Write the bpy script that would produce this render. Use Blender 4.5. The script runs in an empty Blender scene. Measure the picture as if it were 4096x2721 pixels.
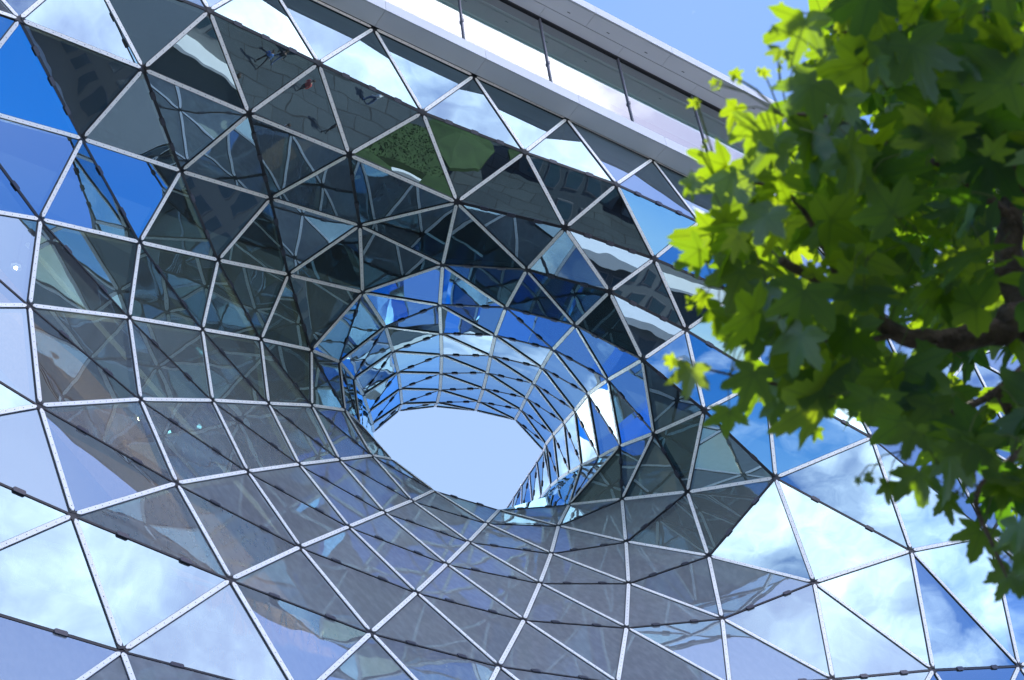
import bpy, bmesh, math, random
from mathutils import Vector, Matrix
from mathutils.geometry import tessellate_polygon
R_ = math.radians
sc = bpy.context.scene
COL = sc.collection

# ------------------------------------------------------------------ camera
CAM=[(0.833863,-0.319533,-0.450078),(-0.544249,-0.611881,-0.573929),(-0.092004,0.723533,-0.684131)]
CPOS = Vector((0, -20, 1.6))
FPX = 5689.0
cam_d = bpy.data.cameras.new('camera')
cam = bpy.data.objects.new('camera', cam_d); COL.objects.link(cam)
cam_d.sensor_width = 36.0; cam_d.lens = 50.0
cam_d.clip_start = 0.1; cam_d.clip_end = 3000
rot = Matrix(CAM)
cam.matrix_world = Matrix.Translation(CPOS) @ rot.to_4x4()
cam_d.dof.use_dof = True; cam_d.dof.focus_distance = 33.0; cam_d.dof.aperture_fstop = 4.8
sc.camera = cam
def ray(px, py):                      # a viewing direction, unit depth along the lens axis
    return rot @ Vector(((px - 2048) / FPX, -(py - 1360.5) / FPX, -1.0))
def topix(p):
    q = rot.transposed() @ (Vector(p) - CPOS)
    if q.z > -0.05: return (-9e3, -9e3)
    return (2048 + FPX * q.x / -q.z, 1360.5 - FPX * q.y / -q.z)

CLOUDS = [((0.75, -0.29, 0.59), 60, -0.35), ((0.88, -0.33, 0.35), 60, -0.2), ((0.84, -0.30, 0.44), 300, 0.25),
          ((0.30, -0.66, 0.66), 30, 0.13), ((0.05, -0.85, 0.53), 40, 0.2), ((0.64, -0.6, 0.48), 60, -0.08),
          ((0.46, 0.5, 0.74), 12, -0.22), ((0.47, 0.31, 0.83), 110, 0.31), ((0.07, 0.86, 0.5), 60, 0.2)]
VEILS = [((0.35, 0.92, 0.12), 7, 0.75, (1.5, 1.8, 2.5)), ((0.44, 0.64, 0.63), 30, 1.15, (1.2, 1.75, 2.85)), ((0.46, 0.37, 0.81), 40, 0.8, (.95, 1.5, 2.6)),
         ((0.28, -0.48, 0.84), 13, 0.9, (6.6, 6.3, 8.0))]
# ------------------------------------------------------------------ sky, clouds and sun
SUN_EL, SUN_AZ = 57.0, 66.0           # azimuth from +Y towards +X
sun_dir = Vector((math.sin(R_(SUN_AZ)) * math.cos(R_(SUN_EL)), math.cos(R_(SUN_AZ)) * math.cos(R_(SUN_EL)), math.sin(R_(SUN_EL))))
w = bpy.data.worlds.new("World"); sc.world = w; w.use_nodes = True
nt = w.node_tree; N, K = nt.nodes, nt.links
bg = N['Background']
def wn(t, **kw):
    n = N.new(t)
    for k, v in kw.items(): setattr(n, k, v)
    return n
def wmath(op, a, b=None, clamp=False):
    n = wn('ShaderNodeMath', operation=op, use_clamp=clamp)
    for i, v in enumerate((a, b)):
        if v is None: continue
        if isinstance(v, (int, float)): n.inputs[i].default_value = v
        else: K.new(v, n.inputs[i])
    return n.outputs[0]
sky = wn('ShaderNodeTexSky', sky_type='NISHITA'); sky.sun_disc = False
sky.sun_elevation = R_(SUN_EL); sky.sun_rotation = R_(SUN_AZ)
sky.altitude = 200; sky.air_density = 1.0; sky.dust_density = 0.08; sky.ozone_density = 3.0
tc = wn('ShaderNodeTexCoord')
vec = tc.outputs['Generated']
mp = wn('ShaderNodeMapping'); mp.inputs['Scale'].default_value = (1, 1, 1.7); K.new(vec, mp.inputs[0])
n1 = wn('ShaderNodeTexNoise'); K.new(mp.outputs[0], n1.inputs['Vector'])
n1.inputs['Scale'].default_value = 2.6; n1.inputs['Detail'].default_value = 9; n1.inputs['Roughness'].default_value = 0.58; n1.inputs['Distortion'].default_value = 0.25
n2 = wn('ShaderNodeTexNoise'); K.new(mp.outputs[0], n2.inputs['Vector'])
n2.inputs['Scale'].default_value = 7.5; n2.inputs['Detail'].default_value = 8; n2.inputs['Roughness'].default_value = 0.6; n2.inputs['Distortion'].default_value = 0.8
dens = wmath('ADD', n1.outputs[0], wmath('MULTIPLY', wmath('SUBTRACT', n2.outputs[0], 0.5), 0.17))
# where the day's clouds and clear gaps lie: (direction, how wide, more cloud / less cloud)
for dv, k, amt in CLOUDS:
    vm = wn('ShaderNodeVectorMath', operation='DOT_PRODUCT'); K.new(vec, vm.inputs[0]); vm.inputs[1].default_value = Vector(dv).normalized()
    g = wmath('POWER', wmath('MAXIMUM', vm.outputs['Value'], 0.0), k)
    dens = wmath('ADD', dens, wmath('MULTIPLY', g, amt))
ramp = wn('ShaderNodeValToRGB'); K.new(dens, ramp.inputs[0])
ramp.color_ramp.elements[0].position = 0.52; ramp.color_ramp.elements[0].color = (0, 0, 0, 1)
ramp.color_ramp.elements[1].position = 0.69; ramp.color_ramp.elements[1].color = (1, 1, 1, 1)
e = ramp.color_ramp.elements.new(0.60); e.color = (0.42, 0.42, 0.42, 1)
shade = wn('ShaderNodeValToRGB'); K.new(n2.outputs[0], shade.inputs[0])
shade.color_ramp.elements[0].position = 0.3; shade.color_ramp.elements[0].color = (8.0, 8.5, 9.8, 1)
shade.color_ramp.elements[1].position = 0.62; shade.color_ramp.elements[1].color = (14.5, 14.6, 15.0, 1)
mx = wn('ShaderNodeMix', data_type='RGBA'); K.new(ramp.outputs[0], mx.inputs[0])
tint = wn('ShaderNodeMix', data_type='RGBA', blend_type='MULTIPLY'); tint.inputs[0].default_value = 1; tint.inputs[7].default_value = (.80, .79, .93, 1)
K.new(sky.outputs[0], tint.inputs[6])
hsv = wn('ShaderNodeHueSaturation'); hsv.inputs['Saturation'].default_value = 1.38; K.new(tint.outputs[2], hsv.inputs['Color']); 
last = hsv.outputs[0]
# thin bright haze lying over parts of the sky: (direction, how wide, strength, colour)
for dv, k, amt, c in VEILS:
    vm = wn('ShaderNodeVectorMath', operation='DOT_PRODUCT'); K.new(vec, vm.inputs[0]); vm.inputs[1].default_value = Vector(dv).normalized()
    g = wmath('MULTIPLY', wmath('POWER', wmath('MAXIMUM', vm.outputs['Value'], 0.0), k), amt, True)
    vx = wn('ShaderNodeMix', data_type='RGBA'); K.new(g, vx.inputs[0]); K.new(last, vx.inputs[6]); vx.inputs[7].default_value = (*c, 1); last = vx.outputs[2]
K.new(last, mx.inputs[6]); K.new(shade.outputs[0], mx.inputs[7])
K.new(mx.outputs[2], bg.inputs[0]); bg.inputs[1].default_value = 0.14
sl = bpy.data.lights.new('sun', 'SUN'); sl.energy = 3.5; sl.angle = R_(0.53); sl.color = (1.0, 0.95, 0.88)
so = bpy.data.objects.new('sun', sl); COL.objects.link(so); so.rotation_euler = sun_dir.to_track_quat('Z', 'Y').to_euler()
sc.view_settings.view_transform = 'Standard'; sc.view_settings.look = 'None'; sc.view_settings.gamma = 1
sc.view_settings.exposure = 1.4
sc.cycles.max_bounces = 10; sc.cycles.glossy_bounces = 5; sc.cycles.transparent_max_bounces = 12; sc.cycles.transmission_bounces = 4

# ------------------------------------------------------------------ materials
def mat(name, base=(.5, .5, .5), rough=.5, metal=0.0, noise=None, bump=None, spec=None):
    m = bpy.data.materials.new(name); m.use_nodes = True
    t = m.node_tree; p = t.nodes['Principled BSDF']
    p.inputs['Base Color'].default_value = (*base, 1); p.inputs['Roughness'].default_value = rough; p.inputs['Metallic'].default_value = metal
    if spec is not None: p.inputs['Specular IOR Level'].default_value = spec
    if noise:
        sca, amt = noise
        co = t.nodes.new('ShaderNodeTexCoord'); nz = t.nodes.new('ShaderNodeTexNoise'); nz.inputs['Scale'].default_value = sca; nz.inputs['Detail'].default_value = 6
        t.links.new(co.outputs['Object'], nz.inputs['Vector'])
        r = t.nodes.new('ShaderNodeValToRGB'); t.links.new(nz.outputs[0], r.inputs[0])
        r.color_ramp.elements[0].position = .3; r.color_ramp.elements[0].color = tuple(c * (1 - amt) for c in base) + (1,)
        r.color_ramp.elements[1].position = .7; r.color_ramp.elements[1].color = tuple(min(1, c * (1 + amt)) for c in base) + (1,)
        t.links.new(r.outputs[0], p.inputs['Base Color'])
    if bump:
        sca, dist = bump
        co = t.nodes.new('ShaderNodeTexCoord'); nz = t.nodes.new('ShaderNodeTexNoise'); nz.inputs['Scale'].default_value = sca; nz.inputs['Detail'].default_value = 4
        t.links.new(co.outputs['Object'], nz.inputs['Vector'])
        b = t.nodes.new('ShaderNodeBump'); b.inputs['Distance'].default_value = dist; t.links.new(nz.outputs[0], b.inputs['Height']); t.links.new(b.outputs[0], p.inputs['Normal'])
    return m
def glass_mat(name, refl=.33, tint=(.62, .86, 1.0), through=(.14, .22, .22), wave=.0075, dirt=.022):
    m = bpy.data.materials.new(name); m.use_nodes = True
    t = m.node_tree; t.nodes.clear(); L = t.links
    out = t.nodes.new('ShaderNodeOutputMaterial')
    co = t.nodes.new('ShaderNodeTexCoord')
    nz = t.nodes.new('ShaderNodeTexNoise'); nz.inputs['Scale'].default_value = .55; nz.inputs['Detail'].default_value = 1.5; L.new(co.outputs['Object'], nz.inputs['Vector'])
    b = t.nodes.new('ShaderNodeBump'); b.inputs['Distance'].default_value = wave; L.new(nz.outputs[0], b.inputs['Height'])
    fr = t.nodes.new('ShaderNodeFresnel'); fr.inputs['IOR'].default_value = 1.5; L.new(b.outputs[0], fr.inputs['Normal'])
    ml = t.nodes.new('ShaderNodeMath'); ml.operation = 'MULTIPLY_ADD'; ml.use_clamp = True; ml.inputs[1].default_value = 1 - refl + .04; ml.inputs[2].default_value = refl
    L.new(fr.outputs[0], ml.inputs[0])
    gl = t.nodes.new('ShaderNodeBsdfGlossy'); gl.inputs['Roughness'].default_value = 0.0; gl.inputs['Color'].default_value = (*tint, 1); L.new(b.outputs[0], gl.inputs['Normal'])
    tr = t.nodes.new('ShaderNodeBsdfTransparent'); tr.inputs['Color'].default_value = (*through, 1)
    mx = t.nodes.new('ShaderNodeMixShader'); L.new(ml.outputs[0], mx.inputs[0]); L.new(tr.outputs[0], mx.inputs[1]); L.new(gl.outputs[0], mx.inputs[2])
    # a thin film of dust and dried rain
    df = t.nodes.new('ShaderNodeBsdfDiffuse'); df.inputs['Color'].default_value = (.52, .54, .56, 1)
    mp = t.nodes.new('ShaderNodeMapping'); mp.inputs['Scale'].default_value = (7, 7, .8); L.new(co.outputs['Object'], mp.inputs[0])
    n2 = t.nodes.new('ShaderNodeTexNoise'); n2.inputs['Scale'].default_value = .9; n2.inputs['Detail'].default_value = 7; L.new(mp.outputs[0], n2.inputs['Vector'])
    r2 = t.nodes.new('ShaderNodeMapRange'); r2.inputs['From Min'].default_value = .4; r2.inputs['From Max'].default_value = .75; r2.inputs['To Min'].default_value = dirt * .88; r2.inputs['To Max'].default_value = dirt * 1.12
    L.new(n2.outputs[0], r2.inputs[0])
    ge = t.nodes.new('ShaderNodeNewGeometry'); sx = t.nodes.new('ShaderNodeSeparateXYZ'); L.new(ge.outputs['Normal'], sx.inputs[0])
    dz = t.nodes.new('ShaderNodeMapRange'); dz.inputs['From Min'].default_value = .02; dz.inputs['From Max'].default_value = .55; dz.inputs['To Min'].default_value = 1.0; dz.inputs['To Max'].default_value = 16.0; L.new(sx.outputs['Z'], dz.inputs[0])
    dm = t.nodes.new('ShaderNodeMath'); dm.operation = 'MULTIPLY'; L.new(r2.outputs[0], dm.inputs[0]); L.new(dz.outputs[0], dm.inputs[1])   # dust settles on panes that lean back
    m2 = t.nodes.new('ShaderNodeMixShader'); L.new(dm.outputs[0], m2.inputs[0]); L.new(mx.outputs[0], m2.inputs[1]); L.new(df.outputs[0], m2.inputs[2])
    L.new(m2.outputs[0], out.inputs[0])
    return m
GLASS = glass_mat('glass_skin')
WGLASS = glass_mat('window_glass', refl=.29, tint=(.95, .97, .97), through=(.42, .72, .66), wave=.003, dirt=.03)
STRIP = mat('strip_metal', (.90, .86, .80), .42, 0, noise=(1.5, .05))
DARK = mat('black_gasket', (.012, .012, .015), .5)
CLAMP = mat('clamp_metal', (.05, .05, .065), .38, .3)
BOLT = mat('bolt', (.12, .10, .10), .4, .5)
STEEL = mat('support_steel', (.16, .19, .19), .5)
MULL = mat('mullion_metal', (.16, .16, .19), .4, .4)
PANEL = mat('white_panel', (.64, .64, .64), .5, noise=(.8, .04))
SOFFIT = mat('soffit_grey', (.74, .74, .74), .55, noise=(.5, .04))
SKYL = bpy.data.materials.new('roof_glazing'); SKYL.use_nodes = True
_t = SKYL.node_tree; _t.nodes.clear(); _o = _t.nodes.new('ShaderNodeOutputMaterial'); _a = _t.nodes.new('ShaderNodeBsdfTranslucent'); _a.inputs[0].default_value = (.10, .10, .095, 1)
_g = _t.nodes.new('ShaderNodeBsdfGlossy'); _g.inputs['Roughness'].default_value = .05; _x = _t.nodes.new('ShaderNodeMixShader'); _x.inputs[0].default_value = .2
_t.links.new(_a.outputs[0], _x.inputs[1]); _t.links.new(_g.outputs[0], _x.inputs[2]); _t.links.new(_x.outputs[0], _o.inputs[0])
INNER = mat('inner_wall', (.045, .05, .055), .8, noise=(.2, .4))
ORANGE = mat('orange_cladding', (.60, .31, .17), .6, noise=(9, .2))
RAIL = mat('rail_white', (.85, .88, .88), .4)
CEIL = mat('ceiling_panel', (.40, .50, .47), .6)

# ------------------------------------------------------------------ builders
def link(name, me, parent=None, mats=()):
    for m in mats: me.materials.append(m)
    o = bpy.data.objects.new(name, me); COL.objects.link(o)
    if parent: o.parent = parent
    return o
def mesh_from(name, V, F, MI=None, smooth=False):
    me = bpy.data.meshes.new(name); me.from_pydata([tuple(v) for v in V], [], F)
    if MI: me.polygons.foreach_set('material_index', MI)
    if smooth: me.polygons.foreach_set('use_smooth', [True] * len(F))
    me.update(); return me
def thing(name, label, cat, loc=(0, 0, 0), group=None):
    o = bpy.data.objects.new(name, None); COL.objects.link(o); o.location = loc
    o['label'] = label; o['category'] = cat
    if group: o['group'] = group
    return o
class MB:
    def __init__(s): s.V, s.F, s.M = [], [], []
    def add(s, V, F, mi=0):
        b = len(s.V); s.V += [Vector(v) for v in V]; s.F += [tuple(b + i for i in f) for f in F]; s.M += [mi] * len(F)
    def box(s, x0, x1, y0, y1, z0, z1, mi=0):
        V = [(x, y, z) for x in (x0, x1) for y in (y0, y1) for z in (z0, z1)]
        s.add(V, [(0, 1, 3, 2), (4, 6, 7, 5), (0, 4, 5, 1), (2, 3, 7, 6), (0, 2, 6, 4), (1, 5, 7, 3)], mi)
    def bar(s, a, b, n, w, t0, t1, mi=0, point=0.0, dw=0.0):
        """flat bar from a to b; n = outward normal; lies between heights t0 and t1 along n; ends may taper"""
        a, b = Vector(a), Vector(b); d = (b - a).normalized(); n = (n - n.dot(d) * d).normalized(); sd = d.cross(n)
        prof = []
        h = w / 2
        ring = [a + sd * h * .45 if point else a + sd * h, a - sd * h * .45 if point else a - sd * h]
        if point:
            pts = [a + sd * h * .3, a + d * point + sd * h, b - d * point + sd * h, b + sd * h * .3, b - sd * h * .3, b - d * point - sd * h, a + d * point - sd * h, a - sd * h * .3]
        else:
            pts = [a + sd * h, b + sd * h, b - sd * h, a - sd * h]
        k = len(pts)
        V = [p + n * t1 for p in pts] + [p + n * t0 for p in pts]
        F = [tuple(range(k))[::-1], tuple(range(k, 2 * k))] + [(i, (i + 1) % k, k + (i + 1) % k, k + i) for i in range(k)]
        s.add(V, F, mi)
    def disc(s, c, n, r, h, mi=0, seg=6):
        n = n.normalized(); u = n.orthogonal().normalized(); v = n.cross(u)
        P = [c + u * r * math.cos(2 * math.pi * i / seg) + v * r * math.sin(2 * math.pi * i / seg) for i in range(seg)]
        s.add([p + n * h for p in P] + P, [tuple(range(seg))] + [(i, seg + i, seg + (i + 1) % seg, (i + 1) % seg) for i in range(seg)], mi)
    def tube(s, P, Rr, seg=8, mi=0, cap=True):
        rings = []
        for i, p in enumerate(P):
            p = Vector(p); d = (Vector(P[min(i + 1, len(P) - 1)]) - Vector(P[max(i - 1, 0)])).normalized()
            u = d.cross(Vector((.13, .2, .97))).normalized(); v = d.cross(u)
            rings.append([p + (u * math.cos(2 * math.pi * k / seg) + v * math.sin(2 * math.pi * k / seg)) * Rr[i] for k in range(seg)])
        V = [q for r in rings for q in r]; F = []
        for i in range(len(P) - 1):
            for k in range(seg):
                F.append((i * seg + k, i * seg + (k + 1) % seg, (i + 1) * seg + (k + 1) % seg, (i + 1) * seg + k))
        if cap: F += [tuple(range(seg))[::-1], tuple(range((len(P) - 1) * seg, len(P) * seg))]
        s.add(V, F, mi)
    def build(s, name, mats, parent=None, smooth=False):
        me = mesh_from(name, s.V, s.F, s.M, smooth)
        return link(name, me, parent, mats if isinstance(mats, (list, tuple)) else [mats])

# ------------------------------------------------------------------ ground
def pavement_mat():
    m = bpy.data.materials.new('pavement'); m.use_nodes = True; t = m.node_tree; p = t.nodes['Principled BSDF']; L = t.links
    co = t.nodes.new('ShaderNodeTexCoord'); br = t.nodes.new('ShaderNodeTexBrick'); L.new(co.outputs['Object'], br.inputs['Vector'])
    br.inputs['Scale'].default_value = 1.0; br.inputs['Brick Width'].default_value = 1.9; br.inputs['Row Height'].default_value = 1.0; br.inputs['Mortar Size'].default_value = .035
    br.inputs['Color1'].default_value = (.050, .064, .070, 1); br.inputs['Color2'].default_value = (.036, .048, .055, 1); br.inputs['Mortar'].default_value = (.015, .018, .02, 1)
    nz = t.nodes.new('ShaderNodeTexNoise'); nz.inputs['Scale'].default_value = .4; nz.inputs['Detail'].default_value = 8; L.new(co.outputs['Object'], nz.inputs['Vector'])
    mr = t.nodes.new('ShaderNodeMapRange'); mr.inputs['To Min'].default_value = .6; mr.inputs['To Max'].default_value = 1.3; L.new(nz.outputs[0], mr.inputs[0])
    mm = t.nodes.new('ShaderNodeMix'); mm.data_type = 'RGBA'; mm.blend_type = 'MULTIPLY'; mm.inputs[0].default_value = 1
    L.new(br.outputs['Color'], mm.inputs[6]); L.new(mr.outputs[0], mm.inputs[7]); L.new(mm.outputs[2], p.inputs['Base Color']); p.inputs['Roughness'].default_value = .8
    return m
b = MB(); b.add([(-1500, -1500, 0), (1500, -1500, 0), (1500, 1500, 0), (-1500, 1500, 0)], [(0, 1, 2, 3)])
g = b.build('ground', pavement_mat()); g['kind'] = 'structure'

# ------------------------------------------------------------------ the mall: glass skin on a triangular grid
NODES=[(2.906,0.364,30.252),(6.132,1.251,31.639),(7.234,-0.030,33.341),(5.279,2.566,29.787),(9.234,1.786,32.396),(8.218,3.708,31.486),(4.731,2.733,26.693),(10.511,0.257,33.672),(13.914,0.495,33.961),(17.114,0.112,33.680),(12.127,0.002,36.131),(15.501,0.005,36.146),(18.866,-0.006,36.195),(22.186,-0.007,36.202),(19.951,-0.435,33.289),(23.477,-0.114,33.832),(12.380,2.032,32.837),(15.795,1.875,32.555),(18.869,0.912,32.130),(21.886,0.589,32.030),(24.929,0.378,31.785),(27.024,-0.118,33.788),(7.498,4.147,28.723),(10.168,5.564,30.754),(4.798,2.423,23.677),(11.142,4.390,32.714),(14.077,4.491,33.225),(17.001,4.607,33.095),(18.999,3.075,32.443),(20.714,1.516,30.906),(23.583,1.582,30.684),(12.799,6.592,32.427),(15.554,7.003,33.369),(18.266,6.790,33.889),(19.707,5.231,33.057),(21.178,3.782,31.698),(22.319,2.375,29.579),(24.060,2.064,28.033),(17.395,8.779,34.237),(19.547,8.731,34.837),(20.659,7.201,33.941),(21.892,5.851,32.711),(23.020,4.760,30.981),(24.179,4.413,28.970),(26.062,1.837,26.080),(28.926,0.261,27.485),(7.432,3.989,25.890),(9.887,5.609,27.991),(12.178,6.989,29.815),(14.348,8.114,31.285),(15.996,9.369,32.540),(5.279,2.017,20.741),(7.780,3.526,23.079),(10.129,5.157,25.262),(12.316,6.635,27.181),(14.272,7.918,28.881),(16.025,9.118,30.314),(17.351,10.882,33.596),(18.597,12.465,34.616),(19.779,14.144,35.608),(16.547,8.457,28.243),(12.879,5.864,24.734),(14.804,7.270,26.600),(18.002,9.763,29.566),(15.614,6.310,24.415),(17.352,7.667,26.300),(18.884,8.832,27.999),(19.998,7.827,26.468),(21.452,9.105,28.296),(24.089,8.829,29.190),(24.402,6.613,28.007),(24.952,4.318,26.899),(24.600,6.453,30.119),(25.070,8.105,31.011),(8.476,2.686,20.374),(10.778,4.315,22.656),(6.075,1.388,17.906),(9.386,1.729,17.658),(11.597,3.191,20.046),(13.706,4.796,22.328),(14.675,3.427,19.887),(16.622,5.023,22.253),(18.386,6.495,24.436),(12.562,1.871,17.372),(15.804,2.052,17.501),(17.723,3.517,20.028),(19.501,5.002,22.494),(21.113,6.381,24.813),(22.559,7.651,27.080),(23.489,5.784,25.570),(22.239,4.610,23.044),(20.687,3.259,20.452),(24.626,3.739,24.116),(23.594,2.768,21.217),(26.223,1.653,22.416),(29.189,0.437,23.593),(28.404,0.442,19.611),(31.864,0.213,20.449),(25.143,1.021,18.873),(7.193,1.166,15.194),(32.686,0.058,24.983),(31.863,0.185,29.578),(25.834,0.992,29.165),(28.383,0.374,30.938),(30.713,-0.244,33.241),(34.668,-0.512,32.581),(35.629,-0.291,28.047),(25.497,0.011,36.189),(28.814,0.010,36.186),(32.267,-0.007,36.165),(35.882,-0.028,36.148),(38.287,-0.849,34.760),(38.206,-0.981,31.382),(36.408,-0.110,24.476),(35.011,-0.593,21.641),(4.117,0.454,33.784),(8.762,-0.007,36.112),(5.688,0.007,36.136),(1.952,0.743,31.733),(0.617,-0.224,29.102),(2.134,1.051,27.422),(1.789,1.435,24.505),(1.834,1.397,21.402),(2.559,1.115,18.337),(3.447,0.913,15.297),(5.254,-0.099,12.702),(7.252,-0.244,13.148),(10.365,0.604,14.726),(13.819,0.597,14.773),(18.950,1.915,17.774),(22.263,1.722,18.398),(16.738,0.677,15.436),(21.924,0.539,15.781),(25.421,0.340,16.578),(29.111,0.268,17.499),(32.793,-0.030,18.405),(23.791,6.669,32.196),(24.629,8.417,33.143),(25.476,10.079,34.181),(26.381,11.863,35.306),(27.386,13.609,36.502),(28.545,15.230,37.770),(25.542,9.587,31.897),(26.482,11.397,33.222),(27.406,13.186,34.468),(28.380,14.890,35.686),(18.730,10.553,35.167),(19.962,12.282,36.123),(21.095,14.010,37.156),(22.214,15.758,38.211),(23.121,17.489,39.544),(20.704,10.507,35.818),(21.815,12.274,36.828),(22.914,14.057,37.869),(23.945,15.860,39.045),(24.905,17.489,40.483),(21.702,8.970,34.931),(22.755,10.696,35.969),(23.806,12.462,37.045),(24.831,14.245,38.180),(25.858,15.944,39.442),(22.799,7.641,33.753),(23.741,9.351,34.781),(24.699,11.094,35.852),(25.726,12.808,37.013),(26.723,14.513,38.194),(20.880,15.813,36.716),(21.880,17.469,37.924),(17.378,10.608,31.433),(29.505,16.980,38.803),(30.404,18.730,39.758),(31.267,20.480,40.631),(32.083,22.230,41.432),(32.851,23.980,42.147),(29.209,16.640,36.598),(30.074,18.390,37.640),(30.759,20.140,38.538),(31.434,21.890,39.679)]
NAME='1 2 3 4 5 6 7 8 9 10 11 12 13 14 15 16 17 18 19 20 21 22 23 24 25 26 27 28 29 30 31 32 33 34 35 36 37 38 39 40 41 42 43 44 45 46 47 48 49 50 51 52 53 54 55 56 57 59 60 61 62 63 64 65 66 67 68 69 70 71 72 73 74 75 76 77 78 79 80 81 83 84 85 86 87 88 89 90 91 92 93 94 95 96 97 98 99 100 101 102 103 104 105 106 111 112 113 108 109 110 114 115 112b 203 127 201 202 204 205 206 2L 3L 4L 5L 6L 7L 117 116 118 119 120 129 123 124 125 126 130 131 132 133 134 135 136 137 138 139 39b 39c 39d 39e 39f 40b 40c 40d 40e 40f 41b 41c 41d 41e 41f 42b 42c 42d 42e 42f 61b 61c 57b s1 s2 s3 s4 s5 m1 m2 m3 m4'.split()
WHITE=[(146,151),(150,167),(133,134),(130,132),(100,114),(153,159),(85,86),(43,72),(43,70),(11,12),(77,78),(97,135),(59,166),(99,125),(38,39),(17,27),(135,114),(132,133),(30,37),(94,96),(102,37),(15,20),(32,38),(154,160),(60,62),(129,85),(58,59),(44,71),(46,52),(128,83),(136,42),(130,93),(63,66),(36,43),(121,122),(3,6),(123,124),(28,34),(146,57),(147,152),(139,140),(16,8),(10,11),(168,57),(152,158),(108,104),(64,65),(109,110),(105,110),(26,32),(10,8),(74,76),(41,161),(10,7),(69,70),(69,72),(51,76),(22,23),(116,117),(139,163),(14,18),(17,8),(66,67),(124,125),(71,92),(97,114),(38,50),(26,31),(126,125),(142,73),(17,28),(70,71),(118,119),(148,59),(154,155),(100,95),(128,84),(92,94),(136,73),(101,45),(2,4),(81,82),(51,52),(36,42),(161,162),(105,112),(72,73),(98,132),(127,126),(136,137),(158,159),(127,83),(78,79),(24,122),(42,72),(23,25),(148,153),(103,104),(9,12),(148,149),(4,7),(101,103),(160,165),(162,163),(98,93),(80,81),(22,5),(0,118),(16,4),(74,75),(115,118),(99,76),(112,106),(1,3),(144,145),(19,29),(149,154),(61,79),(17,26),(107,15),(14,19),(101,104),(60,65),(49,55),(137,161),(164,165),(32,49),(150,155),(106,113),(33,39),(95,96),(99,126),(114,113),(61,62),(116,7),(23,31),(25,26),(131,84),(146,147),(138,143),(102,20),(0,1),(105,106),(151,157),(147,148),(143,144),(25,5),(100,101),(157,158),(122,123),(116,2),(117,2),(19,30),(80,83),(30,36),(139,144),(119,120),(149,150),(49,50),(136,41),(20,21),(140,141),(34,40),(18,28),(134,135),(124,76),(11,8),(86,87),(35,42),(109,105),(140,164),(97,100),(18,29),(142,143),(89,92),(55,56),(40,156),(16,17),(54,61),(61,75),(1,115),(27,33),(13,15),(9,17),(29,35),(120,121),(53,54),(68,88),(29,36),(100,113),(107,21),(47,48),(31,48),(56,168),(98,94),(57,58),(40,161),(39,156),(129,131),(133,96),(55,62),(48,49),(121,6),(27,34),(108,21),(65,66),(56,60),(78,83),(159,160),(1,2),(129,91),(15,19),(80,84),(60,63),(107,13),(22,46),(26,27),(112,111),(102,44),(110,111),(151,152),(32,33),(74,77),(81,85),(142,69),(22,6),(88,89),(92,93),(16,25),(20,30),(97,95),(115,117),(48,54),(89,90),(138,139),(141,165),(90,91),(86,91),(12,13),(152,153),(62,64),(10,116),(23,47),(87,88),(28,35),(64,79),(127,77),(105,111),(102,103),(37,43),(138,162),(54,55),(108,109),(50,57),(27,32),(3,5),(9,11),(44,45),(24,46),(47,53),(79,80),(31,32),(67,82),(16,7),(39,151),(168,63),(103,21),(0,120),(24,6),(33,40),(157,163),(1,4),(130,91),(87,90),(50,56),(103,45),(166,167),(107,108),(98,133),(155,160),(24,51),(163,164),(137,142),(67,68),(70,89),(4,5),(149,166),(156,162),(75,78),(153,154),(53,75),(82,86),(44,94),(67,87),(69,88),(120,3),(101,106),(52,74),(99,77),(38,146),(64,81),(65,82),(141,145),(12,14),(45,95),(9,18),(0,115),(97,134),(35,41),(37,71),(158,164),(94,95),(101,105),(84,85),(137,138),(109,104),(46,47),(134,96),(0,119),(90,93),(140,145),(52,53),(147,58),(51,123),(13,14),(156,157),(159,165),(141,169),(169,170),(170,171),(171,172),(172,173),(145,174),(174,175),(175,176),(176,177),(174,169),(175,170),(176,171),(177,172)]
DARK_E=[(137,162),(136,161),(14,15),(46,6),(115,2),(52,75),(23,5),(156,161),(139,143),(53,61),(44,92),(70,88),(34,41),(122,51),(77,83),(54,62),(24,121),(9,8),(149,153),(46,53),(34,35),(99,127),(68,69),(40,41),(75,79),(100,106),(140,144),(147,151),(87,89),(16,26),(128,131),(86,90),(78,80),(39,40),(48,55),(147,59),(100,45),(98,130),(18,19),(102,45),(42,43),(23,48),(66,68),(82,87),(138,142),(76,77),(153,158),(1,5),(81,86),(49,56),(22,47),(85,91),(24,52),(137,73),(28,29),(51,74),(56,63),(55,60),(50,168),(152,157),(120,6),(33,38),(123,76),(31,49),(157,162),(136,72),(99,124),(71,89),(83,84),(93,94),(44,95),(90,92),(146,39),(148,152),(67,88),(69,73),(15,21),(149,167),(141,145),(22,3),(37,44),(146,58),(138,163),(79,81),(27,28),(129,130),(148,166),(159,164),(127,128),(0,3),(98,96),(139,164),(35,36),(104,105),(103,20),(19,20),(41,42),(151,156),(25,31),(104,21),(74,78),(158,163),(64,82),(7,8),(80,85),(9,14),(33,34),(70,72),(29,30),(129,84),(38,57),(2,7),(91,93),(47,54),(150,154),(61,64),(17,18),(102,30),(154,159),(97,96),(32,50),(43,71),(25,4),(62,65),(65,67),(140,165),(36,37),(60,66),(141,174),(169,175),(170,176),(171,177)]
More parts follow.
